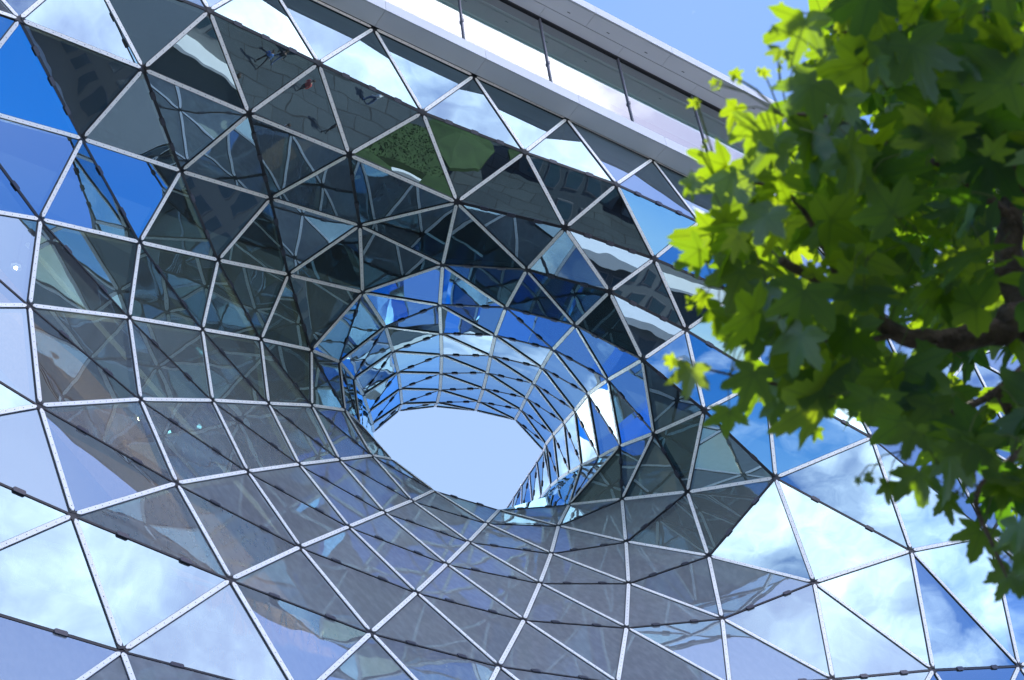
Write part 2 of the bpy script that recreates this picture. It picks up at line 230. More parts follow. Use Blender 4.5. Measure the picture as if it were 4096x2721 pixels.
TRIS=[(124,76,99),(137,162,161),(11,8,10),(146,151,147),(150,167,149),(86,87,90),(35,42,41),(109,105,104),(14,15,19),(140,164,139),(97,100,114),(46,6,22),(153,159,154),(115,2,1),(18,29,28),(85,86,91),(43,72,42),(43,70,72),(142,143,138),(89,92,90),(55,56,60),(40,156,39),(44,92,71),(70,88,69),(11,12,9),(77,78,83),(122,51,123),(97,135,134),(16,17,26),(54,62,61),(54,61,53),(61,75,53),(24,121,6),(99,125,124),(27,33,32),(13,15,14),(9,17,8),(38,39,146),(17,27,26),(29,35,28),(149,153,154),(68,88,67),(34,35,41),(29,36,35),(100,113,114),(99,127,126),(107,21,15),(47,48,54),(31,48,23),(56,168,63),(98,94,96),(30,37,36),(147,151,152),(87,89,90),(102,37,30),(15,20,19),(40,161,156),(32,38,50),(154,160,155),(60,62,55),(129,85,91),(78,80,83),(39,156,151),(44,71,37),(46,52,24),(129,131,84),(147,59,58),(133,96,134),(128,83,84),(98,130,93),(136,42,72),(63,66,60),(55,62,54),(36,43,42),(3,6,120),(28,34,27),(146,57,38),(66,68,67),(147,152,148),(48,49,55),(16,8,17),(27,34,33),(108,21,107),(65,66,67),(152,158,153),(108,104,21),(153,158,159),(1,5,3),(64,65,82),(109,110,105),(159,160,154),(105,110,111),(49,56,55),(1,2,4),(26,32,31),(129,91,130),(22,47,46),(80,84,83),(10,8,7),(74,76,51),(50,168,56),(41,161,40),(152,157,158),(10,7,116),(120,6,121),(31,49,48),(69,72,70),(26,27,32),(102,44,37),(32,33,38),(44,95,94),(51,76,123),(22,23,47),(90,92,93),(74,77,76),(69,73,72),(139,163,138),(81,85,80),(14,18,9),(22,6,3),(88,89,87),(71,92,89),(97,114,135),(26,31,25),(16,25,4),(20,30,19),(138,163,162),(79,81,80),(97,95,100),(126,125,99),(142,73,69),(17,28,27),(115,117,2),(70,71,89),(141,165,140),(139,164,163),(35,36,42),(104,105,101),(148,59,147),(90,91,86),(154,155,150),(151,156,157),(100,95,45),(128,84,131),(12,13,14),(92,94,93),(158,163,164),(152,153,148),(62,64,61),(33,34,40),(136,73,137),(29,30,36),(129,84,85),(38,57,50),(101,45,103),(28,35,34),(64,79,61),(47,54,53),(81,82,86),(127,77,83),(105,111,112),(102,103,45),(51,52,74),(32,50,49),(43,71,70),(161,162,156),(37,43,36),(65,67,82),(105,112,106),(139,143,144),(140,165,164),(138,162,137),(76,77,99),(60,66,65),(72,73,136),(136,161,41),(108,109,104),(50,57,168),(3,5,22),(98,132,130),(44,45,95),(52,75,74),(23,5,25),(47,53,46),(34,41,40),(136,137,161),(79,80,78),(31,32,49),(9,8,11),(16,7,8),(127,83,128),(39,151,146),(46,53,52),(24,122,121),(103,21,104),(23,25,31),(68,69,88),(148,153,149),(75,79,78),(100,106,113),(140,144,145),(103,104,101),(0,120,119),(24,6,46),(9,12,14),(33,40,39),(157,163,158),(16,26,25),(148,149,166),(4,7,16),(1,4,5),(130,91,93),(48,55,54),(100,45,101),(50,56,49),(18,19,29),(162,163,157),(102,45,44),(98,93,94),(23,48,47),(98,133,132),(82,87,86),(24,51,122),(22,5,23),(137,142,138),(0,118,115),(70,89,88),(81,86,85),(74,75,78),(24,52,51),(1,3,0),(156,162,157),(137,73,142),(53,75,52),(56,63,60),(149,154,150),(61,79,75),(44,94,92),(67,87,82),(123,76,124),(107,15,13),(14,19,18),(101,106,100),(99,77,127),(60,65,62),(67,88,87),(64,81,79),(15,21,20),(149,167,166),(164,165,159),(33,39,38),(95,96,94),(9,18,17),(0,115,1),(97,134,96),(37,71,43),(146,58,57),(116,7,2),(158,164,159),(101,105,106),(148,166,59),(0,3,120),(98,96,133),(146,147,58),(138,143,139),(103,20,21),(41,42,136),(102,20,103),(74,78,77),(151,157,152),(25,5,4),(0,119,118),(90,93,91),(64,82,81),(80,85,84),(140,145,141),(2,7,4),(116,2,117),(19,30,29),(17,18,28),(102,30,20),(139,144,140),(159,165,160),(97,96,95),(62,65,64),(141,145,174),(141,174,169),(169,174,175),(169,175,170),(170,175,176),(170,176,171),(171,176,177),(171,177,172),(172,177,173)]

NV = [Vector(p) for p in NODES]
mall = thing('shopping_mall', 'glass mall facade of triangular panes sinking into a funnel, with a white ledge above', 'building', (15, 0, 0))
mall_inv = Matrix.Translation((-15, 0, 0))
def mpart(mb, name, mats, smooth=False):
    for i, v in enumerate(mb.V): mb.V[i] = v - Vector((15, 0, 0))
    return mb.build(name, mats, mall, smooth)
tri_n = []
edge_n = {}
for t in TRIS:
    a, b_, c = (NV[i] for i in t)
    n = (b_ - a).cross(c - a).normalized()
    if n.dot(CPOS - (a + b_ + c) / 3) < 0: n = -n
    tri_n.append(n)
    for i, j in ((0, 1), (1, 2), (2, 0)):
        edge_n.setdefault(tuple(sorted((t[i], t[j]))), []).append(n)
def en(a, b_):
    l = edge_n.get(tuple(sorted((a, b_))))
    if not l: return Vector((0, -1, 0))
    s = Vector((0, 0, 0))
    for q in l: s += q
    return s.normalized()
def onscreen(P):
    q = [topix(p) for p in P]
    x = [min(4096, max(0, a)) for a, _ in q]; y = [min(2721, max(0, b_)) for _, b_ in q]
    return math.hypot(max(x) - min(x), max(y) - min(y)), max(x) - min(x) > 4 and max(y) - min(y) > 4
def emit(items, name, mats, cap=100):
    """items: (screen size, builder function).  The largest are parts of their own, the rest one part"""
    items.sort(key=lambda q: -q[0])
    for s_, fn in items[:cap]:
        m = MB(); fn(m); mpart(m, name, mats)
    if len(items) > cap:
        m = MB()
        for s_, fn in items[cap:]: fn(m)
        o = mpart(m, name, mats); o['kind'] = 'stuff'
def pane(t, n, gap=.045):
    P = [NV[i] for i in t]
    if (P[1] - P[0]).cross(P[2] - P[0]).dot(n) < 0: P = [P[0], P[2], P[1]]
    c = (P[0] + P[1] + P[2]) / 3
    # inset each side by the joint width
    E = []
    for i in range(3):
        d = (P[(i + 1) % 3] - P[i]).normalized(); inn = n.cross(d); E.append((P[i] + inn * gap, d, inn))
    Q = []
    for i in range(3):
        p1, d1, _ = E[i - 1]; p2, d2, i2 = E[i]
        den = d1.dot(i2)
        if abs(den) < 1e-5: Q.append(P[i]); continue
        Q.append(p1 + d1 * ((p2 - p1).dot(i2) / den))
    def fn(m):
        m.add([q for q in Q] + [q - n * .035 for q in Q], [(0, 1, 2)], 0)
        b0 = len(m.V) - 6
        for i in range(3):
            j = (i + 1) % 3; m.F.append((b0 + i, b0 + 3 + i, b0 + 3 + j, b0 + j)); m.M.append(1)
    return fn
def tri_area_px(t):
    q = [topix(NV[i]) for i in t]
    cx = sum(a for a, _ in q) / 3; cy = sum(b_ for _, b_ in q) / 3
    A = abs((q[1][0] - q[0][0]) * (q[2][1] - q[0][1]) - (q[2][0] - q[0][0]) * (q[1][1] - q[0][1])) / 2
    o, vis = onscreen([NV[i] for i in t])
    return A if (vis and -150 < cx < 4250 and -150 < cy < 2870) else 0.0
emit([(tri_area_px(t), pane(t, n)) for t, n in zip(TRIS, tri_n)], 'glass_panel', [GLASS, DARK])

def strip_fn(a, b_):
    A, B = NV[a], NV[b_]; n = en(a, b_); d = (B - A).normalized(); Ln = (B - A).length
    trim = min(.10, Ln * .06)
    def fn(m):
        m.bar(A + d * (trim * .5), B - d * (trim * .5), n, .125, -.03, .022, 1)                  # black joint below the strip
        m.bar(A + d * trim, B - d * trim, n, .098, .024, .040, 0, point=.07)
        k = max(4, int(Ln / .24))
        nn = (n - n.dot(d) * d).normalized()
        for i in range(k):
            m.disc(A + d * (trim + .12 + (Ln - 2 * trim - .24) * i / (k - 1)) + nn * .040, nn, .0105, .003, 2)
    return fn
emit([(onscreen([NV[a], NV[b_]])[0], strip_fn(a, b_)) for a, b_ in WHITE], 'cover_strip', [STRIP, DARK, BOLT])
def seam_fn(a, b_):
    A, B = NV[a], NV[b_]; n = en(a, b_); d = (B - A).normalized()
    def fn(m): m.bar(A + d * .04, B - d * .04, n, .085 if (A.z + B.z) / 2 > 27 and (A.y + B.y) / 2 < 9 else .055, -.05, .012, 0)
    return fn
emit([(onscreen([NV[a], NV[b_]])[0], seam_fn(a, b_)) for a, b_ in DARK_E], 'seam_bar', [DARK])
clamps = []
for a, b_ in DARK_E:
    A, B = NV[a], NV[b_]; n = en(a, b_); d = (B - A).normalized(); n = (n - n.dot(d) * d).normalized(); sd = d.cross(n); Ln = (B - A).length
    k = 3 if (A.z + B.z) / 2 > 28 and Ln > 3.0 and (A.y + B.y) / 2 < 3.2 else 2
    for i in range(k):
        c = A + d * Ln * ((i + 1) / (k + 1) if k == 3 else (.30, .70)[i])
        def fn(m, c=c, d=d, n=n, sd=sd):
            L_, W_, q = .125, .060, .025
            P = [(-L_ + q, -W_), (L_ - q, -W_), (L_, -W_ + q), (L_, W_ - q), (L_ - q, W_), (-L_ + q, W_), (-L_, W_ - q), (-L_, -W_ + q)]
            V = [c + d * x + sd * y + n * .014 for x, y in P] + [c + d * x * .97 + sd * y * .94 + n * .040 for x, y in P]
            m.add(V, [tuple(range(8, 16))[::-1]] + [(i, i + 8, (i + 1) % 8 + 8, (i + 1) % 8) for i in range(8)], 0)
            for x in (-.05, .05): m.disc(c + d * x + n * .040, n, .010, .004, 1)
        s_, vis = onscreen([c - d * .15, c + d * .15]); clamps.append((s_, fn))
emit(clamps, 'clamp', [CLAMP, BOLT])
m = MB()
for a, b_ in WHITE + DARK_E:
    n = en(a, b_); d = (NV[b_] - NV[a]).normalized()
    m.bar(NV[a] + d * .02, NV[b_] - d * .02, n, .06, -.20, -.06, 0)
mpart(m, 'support_grid', [STEEL])
nodes_ = []
for i, p in enumerate(NV):
    n = Vector((0, 0, 0))
    for t, tn in zip(TRIS, tri_n):
        if i in t: n += tn
    if n.length > 0:
        s_, v_ = onscreen([p - Vector((.1, 0, .1)), p + Vector((.1, 0, .1))])
        nodes_.append((s_, lambda m, p=p, n=n: m.disc(p - n.normalized() * .04, n, .075, .052, 0, 8)))
emit(nodes_, 'grid_node', [DARK])

# hidden underside of the tube behind the lip, and the lid that closes the roof round its mouth
ix = {n: i for i, n in enumerate(NAME)}
ax = (NV[ix['40f']] - NV[ix['40']]).normalized() * 1.9
def lip(nm, k): return NV[ix[nm]] + ax * k
K_ = 7
cols = [[NV[ix[q]] for q in ('59', '60', '61', '61b', '61c')] + [NV[ix['61c']] + ax * .9 * i for i in (1, 2, 3)]]
for nm in ('57b', '65', '68', '70', '71'): cols.append([lip(nm, k) for k in range(K_ + 1)])
cols.append([NV[ix[q]] for q in ('71', '136', '137', '138', '139', 'm1', 'm2', 'm3')])
cols = [cols[0]] + cols[1:5] + [[NV[ix['71']]] + [NV[ix['136']] + ax * (k - .6) - Vector((1.2, 0, 1.5)) for k in range(1, 8)]] + [cols[-1]]
m = MB()
for c0, c1 in zip(cols, cols[1:]):
    for k in range(K_):
        q = [c0[k], c0[k + 1], c1[k + 1], c1[k]]
        q2 = []
        for v in q:
            if not any((v - u).length < 1e-4 for u in q2): q2.append(v)
        if len(q2) >= 3:
            m.add(q2[:3], [(0, 1, 2)], 0)
            if len(q2) == 4: m.add([q2[0], q2[2], q2[3]], [(0, 1, 2)], 0)
o = mpart(m, 'tube_floor', [glass_mat('clean_glass', dirt=.004)])
ringI = [cols[0][-1]] + [NV[ix[q]] for q in ('61c', '39f', '40f', '41f', '42f', '135', 's1', 's2', 's3', 's4', 's5')] + [cols[-1][-1], cols[5][-1], cols[4][-1], cols[3][-1], cols[2][-1], cols[1][-1]]
cen = sum(ringI, Vector()) / len(ringI)
m = MB()
outer = []
for p in ringI:
    d = Vector((p.x - cen.x, p.y - cen.y, 0)).normalized()
    q = p + d * 2.5 + Vector((0, 0, .4 if d.y < .3 else -.3)); outer.append(q)
out2 = []
for p, q in zip(ringI, outer):
    d = Vector((p.x - cen.x, p.y - cen.y, 0)).normalized()
    f = min([(60 - q.x) / d.x if d.x > 1e-3 else 1e9, (-20 - q.x) / d.x if d.x < -1e-3 else 1e9, (50 - q.y) / d.y if d.y > 1e-3 else 1e9, (9.0 - q.y) / d.y if d.y < -1e-3 else 1e9])
    f = max(f, 0.5); r = q + d * f; r.z = 36.3; out2.append(r)
k = len(ringI)
for i in range(k):
    j = (i + 1) % k
    m.add([ringI[i], ringI[j], outer[j], outer[i]], [(0, 1, 2, 3)]); m.add([outer[i], outer[j], out2[j], out2[i]], [(0, 1, 2, 3)])
mpart(m, 'rear_roof', [SKYL])

# inside: dark hall, galleries, orange clad escalator flank, balustrades
m = MB()
m.box(-22, 62, 50, 50.4, 0, 36.2); m.box(-22.4, -22, .6, 50, 0, 36.2); m.box(62, 62.4, .6, 50, 0, 36.2)
mpart(m, 'hall_wall', [INNER])
m = MB()
for z in (5.0, 10.0): m.box(-22, 62, 1.2, 50, z, z + .5)
m.box(-22, 62, 26, 50, 16, 16.5)
mpart(m, 'floor_slab', [INNER])
A, B = Vector((5.2, 12, 34.2)), Vector((21.0, 12, 19.6)); d = (B - A).normalized(); nrm = Vector((0, -1, 0))
m = MB(); m.bar(A, B, nrm, .85, -2.0, .0, 0); mpart(m, 'escalator_flank', [ORANGE])
m = MB(); m.bar(A + Vector((1.2, 0, 1.4)), B + Vector((1.2, 0, 1.4)), nrm, .12, .02, .12, 0); mpart(m, 'escalator_rail', [RAIL])
def railing(x0, x1, y, z, h=1.05):
    m = MB(); m.box(x0, x1, y - .03, y + .03, z, z + .06); m.box(x0, x1, y - .03, y + .03, z + h, z + h + .05)
    x = x0; k = 0
    while x < x1 - .3:
        m.bar(Vector((x, y, z + .06)), Vector((x + .16, y, z + h)), nrm, .022, -.01, .01); m.bar(Vector((x + .30, y, z + .06)), Vector((x + .14, y, z + h)), nrm, .022, -.01, .01); x += .34
    mpart(m, 'balustrade', [RAIL])
railing(1, 40, 3.4, 17.55)
m = MB(); m.box(1, 40, 3.3, 7.0, 16.6, 17.5); mpart(m, 'gallery_edge', [mat('gallery_grey', (.42, .44, .46), .7)])
m = MB()
for x in (2.0, 27, 34): m.tube([(x, 16, 0), (x, 16, 34)], [.32, .32], 14)
mpart(m, 'hall_column', [CEIL], True)

# ------------------------------------------------------------------ upper storey: ledge, window band, roof overhang
X0, X1, P = -21.4, 62.0, 3.37
YL, YG, YR = -.714, .90, -.257
ZL0, ZL1, ZH, ZR = 36.16, 36.62, 43.22, 43.63
xs = []
x = 12.13 - 10 * P
while x < X1: xs.append(x); x += P
for i in range(len(xs) - 1):
    a, c = xs[i] + .006, xs[i + 1] - .006
    m = MB()                                                    # white ledge panel: front, top; soffit below
    m.box(a, c, YL, YL + .05, ZL0 - .002, ZL1); m.box(a, c, YL + .052, YG - .02, ZL1 - .06, ZL1 - .002)
    mpart(m, 'ledge_panel', [PANEL])
    m = MB(); m.box(a, c, YL + .055, -.075, ZL0, ZL0 + .04); mpart(m, 'ledge_soffit', [SOFFIT])
m = MB(); m.box(X0, X1, YL + .02, YG, ZL0 + .045, ZL1 - .065); mpart(m, 'ledge_core', [DARK])
m = MB(); m.box(X0, X1, .5, 9.0, ZL0 - .3, ZL0 + .04); mpart(m, 'storey_floor', [INNER])
mx = [15.99 + P * (i - 11) for i in range(24)]
mx = [x for x in mx if X0 < x < X1]
for i in range(len(mx) - 1):
    a, c = mx[i] + .035, mx[i + 1] - .035
    m = MB(); m.add([(a, YG, ZL1), (c, YG, ZL1), (c, YG, ZH), (a, YG, ZH)], [(0, 1, 2, 3)]); mpart(m, 'window_pane', [WGLASS])
for x in mx:
    m = MB(); m.box(x - .024, x + .024, YG - .05, YG + .05, ZL1, ZH); m.box(x - .034, x + .034, YG - .08, YG - .051, 40.45, 40.60)
    m.box(x - .012, x + .012, YG - .054, YG - .0505, ZL1, 39.99, 1)
    mpart(m, 'window_mullion', [MULL, STEEL])
m = MB(); m.box(X0, X1, YG - .06, YG + .06, ZH - .09, ZH - .004); mpart(m, 'window_head', [DARK])
m = MB(); m.box(X0, X1, YG + .15, 8.9, ZH - .5, ZH - .45); m.box(X0, X1, 8.9, 9.0, ZL1, ZH); mpart(m, 'room_ceiling', [CEIL])
m = MB(); m.box(X0, X1, YG + .75, YG + 1.25, ZH - .95, ZH - .505); mpart(m, 'reflection_bar', [RAIL])  # pale bar added behind the panes to stand in for a reflected stripe
rx = [20.98 + P * (i - 12) for i in range(26)]; rx = [x for x in rx if X0 < x < X1]
YM = .40
for i in range(len(rx) - 1):
    a, c = rx[i] + .006, rx[i + 1] - .006
    m = MB(); m.box(a, c, YR, YR + .05, ZH - .02, ZR); mpart(m, 'roof_fascia', [PANEL])
    m = MB(); m.box(a, c, YR + .075, YM - .012, ZH, ZH + .04)
    for q in (.25, .75): m.box(a + (c - a) * q - .06, a + (c - a) * q + .06, .20, .225, ZH - .006, ZH - .001, 1)
    mpart(m, 'roof_soffit', [SOFFIT, DARK])
    m = MB(); m.box(a + P / 2, c + P / 2, YM + .012, YG - .062, ZH, ZH + .04); mpart(m, 'roof_soffit', [SOFFIT])
m = MB(); m.box(X0, X1, YR + .02, 9.2, ZH + .045, ZR - .03); mpart(m, 'roof_slab', [mat('roof_core', (.18, .18, .19), .8)])

# big free-standing letters inside the hall, on the gallery
sign = thing('sign_letters', 'big pale sign letters reading MyZeil standing inside the glass above the lower gallery', 'sign', (9.0, 5.2, 17.62))
LETTER = mat('letter_grey', (.62, .64, .66), .6)
xx = 0.0
for ch, wd in zip('MyZeil', (2.35, 1.75, 1.9, 1.75, .85, .8)):
    cu = bpy.data.curves.new('letter', 'FONT'); cu.body = ch; cu.size = 2.7; cu.extrude = .12; cu.offset = .03
    o = bpy.data.objects.new('letter', cu); COL.objects.link(o)
    dg = bpy.context.evaluated_depsgraph_get(); me = bpy.data.meshes.new_from_object(o.evaluated_get(dg))
    bpy.data.objects.remove(o); me.materials.clear(); me.materials.append(LETTER)
    l = bpy.data.objects.new('letter', me); COL.objects.link(l); l.parent = sign; l.location = (xx, 0, 0); l.rotation_euler = (math.pi / 2, 0, 0)
    xx += wd

# lit downlights hanging in the hall: their glow shows through the lower panes
LAMP = bpy.data.materials.new('lamp_glow'); LAMP.use_nodes = True
LAMP.node_tree.nodes['Principled BSDF'].inputs['Emission Color'].default_value = (1, .72, .35, 1); LAMP.node_tree.nodes['Principled BSDF'].inputs['Emission Strength'].default_value = 25
for i, (x, y, z, where) in enumerate(((5.5, 8.2, 30.5, 'upper end of the escalator'), (9.5, 8.6, 27.0, 'upper third of the escalator'), (13.2, 9.0, 23.5, 'middle of the escalator'), (17.0, 9.0, 20.5, 'lower end of the escalator'), (25.5, 8.5, 20.0, 'right of the sign letters'))):
    t = thing('hanging_lamp', 'warm lit lamp hanging in the hall by the ' + where if i < 4 else 'warm lit lamp hanging in the hall to the ' + where, 'lamp', (x, y, z), 'hanging lamps in the hall')
    m = MB(); m.disc(Vector((0, 0, .10)), Vector((0, 0, 1)), .16, .12, 0, 16); m.tube([(0, 0, .2), (0, 0, 1.6)], [.01, .01], 5); m.build('lamp_shade', DARK, t)
    m = MB(); m.disc(Vector((0, 0, .09)), Vector((0, 0, -1)), .05, .04, 0, 12); m.build('bulb', LAMP, t)
    pl = bpy.data.lights.new('lamp_light', 'POINT'); pl.energy = 420; pl.color = (1, .80, .58); pl.shadow_soft_size = .3
    po = bpy.data.objects.new('lamp_light', pl); COL.objects.link(po); po.parent = t; po.location = (0, -.1, -.35)

# ------------------------------------------------------------------ the other side of the street (seen mirrored in the glass)
def house(x0, x1, y0, y1, h, wall, label, floors, bays, shop=True, lobby=(.2, .22, .25)):
    t = thing('office_building', label, 'building', ((x0 + x1) / 2, y1, 0))
    ox, oy = (x0 + x1) / 2, y1
    m = MB(); m.box(x0 - ox, x1 - ox, y0 - oy, 0, 0, h); m.build('wall', wall, t)
    m = MB(); m.box(x0 - ox - .25, x1 - ox + .25, y0 - oy, .45, h + .002, h + .5); m.build('cornice', PANEL, t)
    fh = (h - 5.0) / floors; bw = (x1 - x0) / bays
    wm = MB(); wm.box(-bw * .34, bw * .34, .003, .06, 0, fh * .62, 0); wm.box(-bw * .30, bw * .30, .061, .07, .08, fh * .62 - .08, 1)
    first = None
    for f in range(floors):
        for k in range(bays):
            loc = (x0 - ox + bw * (k + .5), 0, 5.0 + fh * f + fh * .2)
            if first is None: first = wm.build('window', [FRM, OPW], t); first.location = loc
            else:
                o = first.copy(); COL.objects.link(o); o.parent = t; o.location = loc
    m = MB(); m.box(x0 - ox + .6, x1 - ox - .6, .003, .08, .3, 3.8); m.build('shop_front', OPW, t)
    m = MB(); m.box(x0 - ox + .3, x1 - ox - .3, .003, 1.6, 4.0, 4.25); m.build('canopy', SOFFIT, t)
    return t
FRM = mat('window_frame', (.16, .16, .17), .5)
OPW = mat('opposite_window', (.05, .10, .13), .08, spec=.8)
house(-60, -22, -70, -46, 18, mat('plaster_cream', (.24, .23, .20), .8), 'cream rendered office block across the street, at the far left', 5, 22)
house(-21, 6, -70, -46, 17, mat('stone_grey', (.14, .16, .17), .7), 'grey stone office block across the street with five rows of windows', 5, 18)
house(7, 38, -72, -46, 18, mat('brick_dark', (.08, .10, .11), .8), 'dark grey brick office block across the street, tallest of the row', 6, 21)
house(39, 80, -72, -46, 16, mat('plaster_white', (.22, .23, .23), .7), 'white rendered office block across the street beside the dark brick one', 5, 24)
# end-of-street blocks
te = house(-26, 26, -22, 0, 26, mat('stone_tan', (.20, .19, .17), .7), 'tan stone office block closing the street at the far right', 6, 26)
te.location = (84, -42, 0); te.rotation_euler = (0, 0, math.pi / 2)

# parasols with green canvas and planting beds on the pavement
GREEN = mat('green_canvas', (.035, .065, .016), .8, noise=(2, .25))
def parasol(x, y, label, r=2.2):
    t = thing('parasol', label, 'parasol', (x, y, 0), 'green parasols on the pavement')
    m = MB(); m.tube([(0, 0, 0), (0, 0, 2.9)], [.035, .035], 8); m.build('pole', STEEL, t, True)
    m = MB(); m.disc(Vector((0, 0, 0)), Vector((0, 0, 1)), .35, .08, 0, 12); m.build('base', SOFFIT, t)
    m = MB(); k = 8; V = [(0, 0, 3.0)] + [(r * math.cos(2 * math.pi * i / k), r * math.sin(2 * math.pi * i / k), 2.35) for i in range(k)] + [(r * math.cos(2 * math.pi * i / k), r * math.sin(2 * math.pi * i / k), 2.15) for i in range(k)]
    m.add(V, [(0, 1 + i, 1 + (i + 1) % k) for i in range(k)] + [(1 + i, 9 + i, 9 + (i + 1) % k, 1 + (i + 1) % k) for i in range(k)]); m.build('canopy', GREEN, t)
parasol(19.2, -28, 'green parasol furthest to the left on the pavement')
parasol(24.5, -28.6, 'green parasol between its two neighbours')
parasol(34.5, -27.2, 'green parasol furthest to the right on the pavement')
bed = thing('planting_bed', 'long low stone bed planted with clipped green hedge on the pavement', 'planter', (22, -33.5, 0))
m = MB()
for a in ((-5, 5, -2.2, -2.0), (-5, 5, 2.0, 2.2), (-5, -4.8, -1.998, 1.998), (4.8, 5, -1.998, 1.998)): m.box(*a, 0, .45)
m.build('kerb', SOFFIT, bed)
m = MB(); hr = random.Random(4)
m.box(-4.7, 4.7, -1.9, 1.9, .3, .9)
for i in range(2200):
    c = Vector((hr.uniform(-4.72, 4.72), hr.uniform(-1.92, 1.92), hr.uniform(.88, .96))); u = Vector((hr.gauss(0, 1), hr.gauss(0, 1), hr.gauss(0, 1))).normalized(); v = u.orthogonal().normalized() * .06
    m.add([c - u * .08, c + v, c + u * .08, c - v], [(0, 1, 2, 3)])
m.build('hedge', GREEN, bed)
SKIN = mat('skin', (.55, .35, .26), .6)
def person(x, y, rz, top, bottom, label, stride=.22):
    t = thing('person', label, 'person', (x, y, 0), 'people walking past the mall'); t.rotation_euler = (0, 0, rz)
    J = [(0, 0, .95), (0, 0, 1.12), (0, 0, 1.36), (0, 0, 1.50), (0, .01, 1.60), (0, .01, 1.72),
         (.19, 0, 1.40), (.25, .06, 1.14), (.24, .20, .92), (-.19, 0, 1.40), (-.25, -.05, 1.14), (-.25, -.02, .90),
         (.10, 0, .90), (.11, stride * .6, .50), (.11, stride, .08), (.11, stride + .14, .04), (-.10, 0, .90), (-.11, -stride * .5, .50), (-.11, -stride, .09), (-.11, -stride + .13, .04)]
    Rr = [.15, .13, .16, .065, .085, .095, .07, .045, .035, .07, .045, .035, .095, .062, .042, .035, .095, .062, .042, .035]
    Eg = [(0, 1), (1, 2), (2, 3), (3, 4), (4, 5), (2, 6), (6, 7), (7, 8), (2, 9), (9, 10), (10, 11), (0, 12), (12, 13), (13, 14), (14, 15), (0, 16), (16, 17), (17, 18), (18, 19)]
    me = bpy.data.meshes.new('body'); me.from_pydata(J, Eg, []); o = bpy.data.objects.new('body', me); COL.objects.link(o)
    s = o.modifiers.new('skin', 'SKIN'); s.use_smooth_shade = True
    for i, r in enumerate(Rr): me.skin_vertices[0].data[i].radius = (r, r * .8)
    me.skin_vertices[0].data[0].use_root = True
    o.modifiers.new('sub', 'SUBSURF').levels = 1
    dg = bpy.context.evaluated_depsgraph_get(); m2 = bpy.data.meshes.new_from_object(o.evaluated_get(dg)); bpy.data.objects.remove(o)
    m2.materials.clear()
    for q in (SKIN, top, bottom): m2.materials.append(q)
    for p in m2.polygons:
        c = p.center; p.material_index = 2 if c.z < .98 and abs(c.x) < .21 else (1 if c.z < 1.47 and not (abs(c.x) > .2 and c.z < 1.0) else 0)
    bo = bpy.data.objects.new('body', m2); COL.objects.link(bo); bo.parent = t
    m = MB(); c = Vector((0, -.012, 1.70)); V = []; F = []
    for i in range(5):
        for k in range(10):
            th = i / 4 * 1.7; V.append(c + Vector((.105 * math.sin(th) * math.cos(k * .6283), .115 * math.sin(th) * math.sin(k * .6283), .115 * math.cos(th))))
    for i in range(4):
        for k in range(10): F.append((i * 10 + k, i * 10 + (k + 1) % 10, (i + 1) * 10 + (k + 1) % 10, (i + 1) * 10 + k))
    m.add(V, F); m.build('hair', HAIR, t, True)
HAIR = mat('hair', (.05, .03, .02), .6)
C1, C2, C3, C4, C5 = [mat(n, c, .8) for n, c in (('cloth_blue', (.10, .22, .50)), ('cloth_black', (.03, .03, .035)), ('cloth_white', (.7, .7, .7)), ('cloth_red', (.45, .08, .07)), ('denim', (.10, .14, .24)))]
for a in ((31.2, -24.0, .4, C1, C2, 'person in a blue top and black trousers walking left near the parasols'), (32.3, -24.6, .5, C2, C5, 'person in a black top and jeans walking beside the one in blue'),
          (34.8, -18.2, 2.4, C3, C5, 'person in a white top and jeans walking towards the street'), (36.6, -21.5, 1.3, C4, C2, 'person in a red top and black trousers standing apart'),
          (38.4, -19.6, -1.2, C2, C2, 'person dressed all in black crossing towards the facade'), (29.0, -21.6, 1.9, C1, C5, 'person in a blue top and jeans close to the planting bed'),
          (18.0, -26.4, .9, C4, C5, 'person in a red top and jeans beside the left parasol'), (25.6, -33.8, 2.9, C3, C2, 'person in a white top and black trousers behind the planting bed')):
    person(*a)

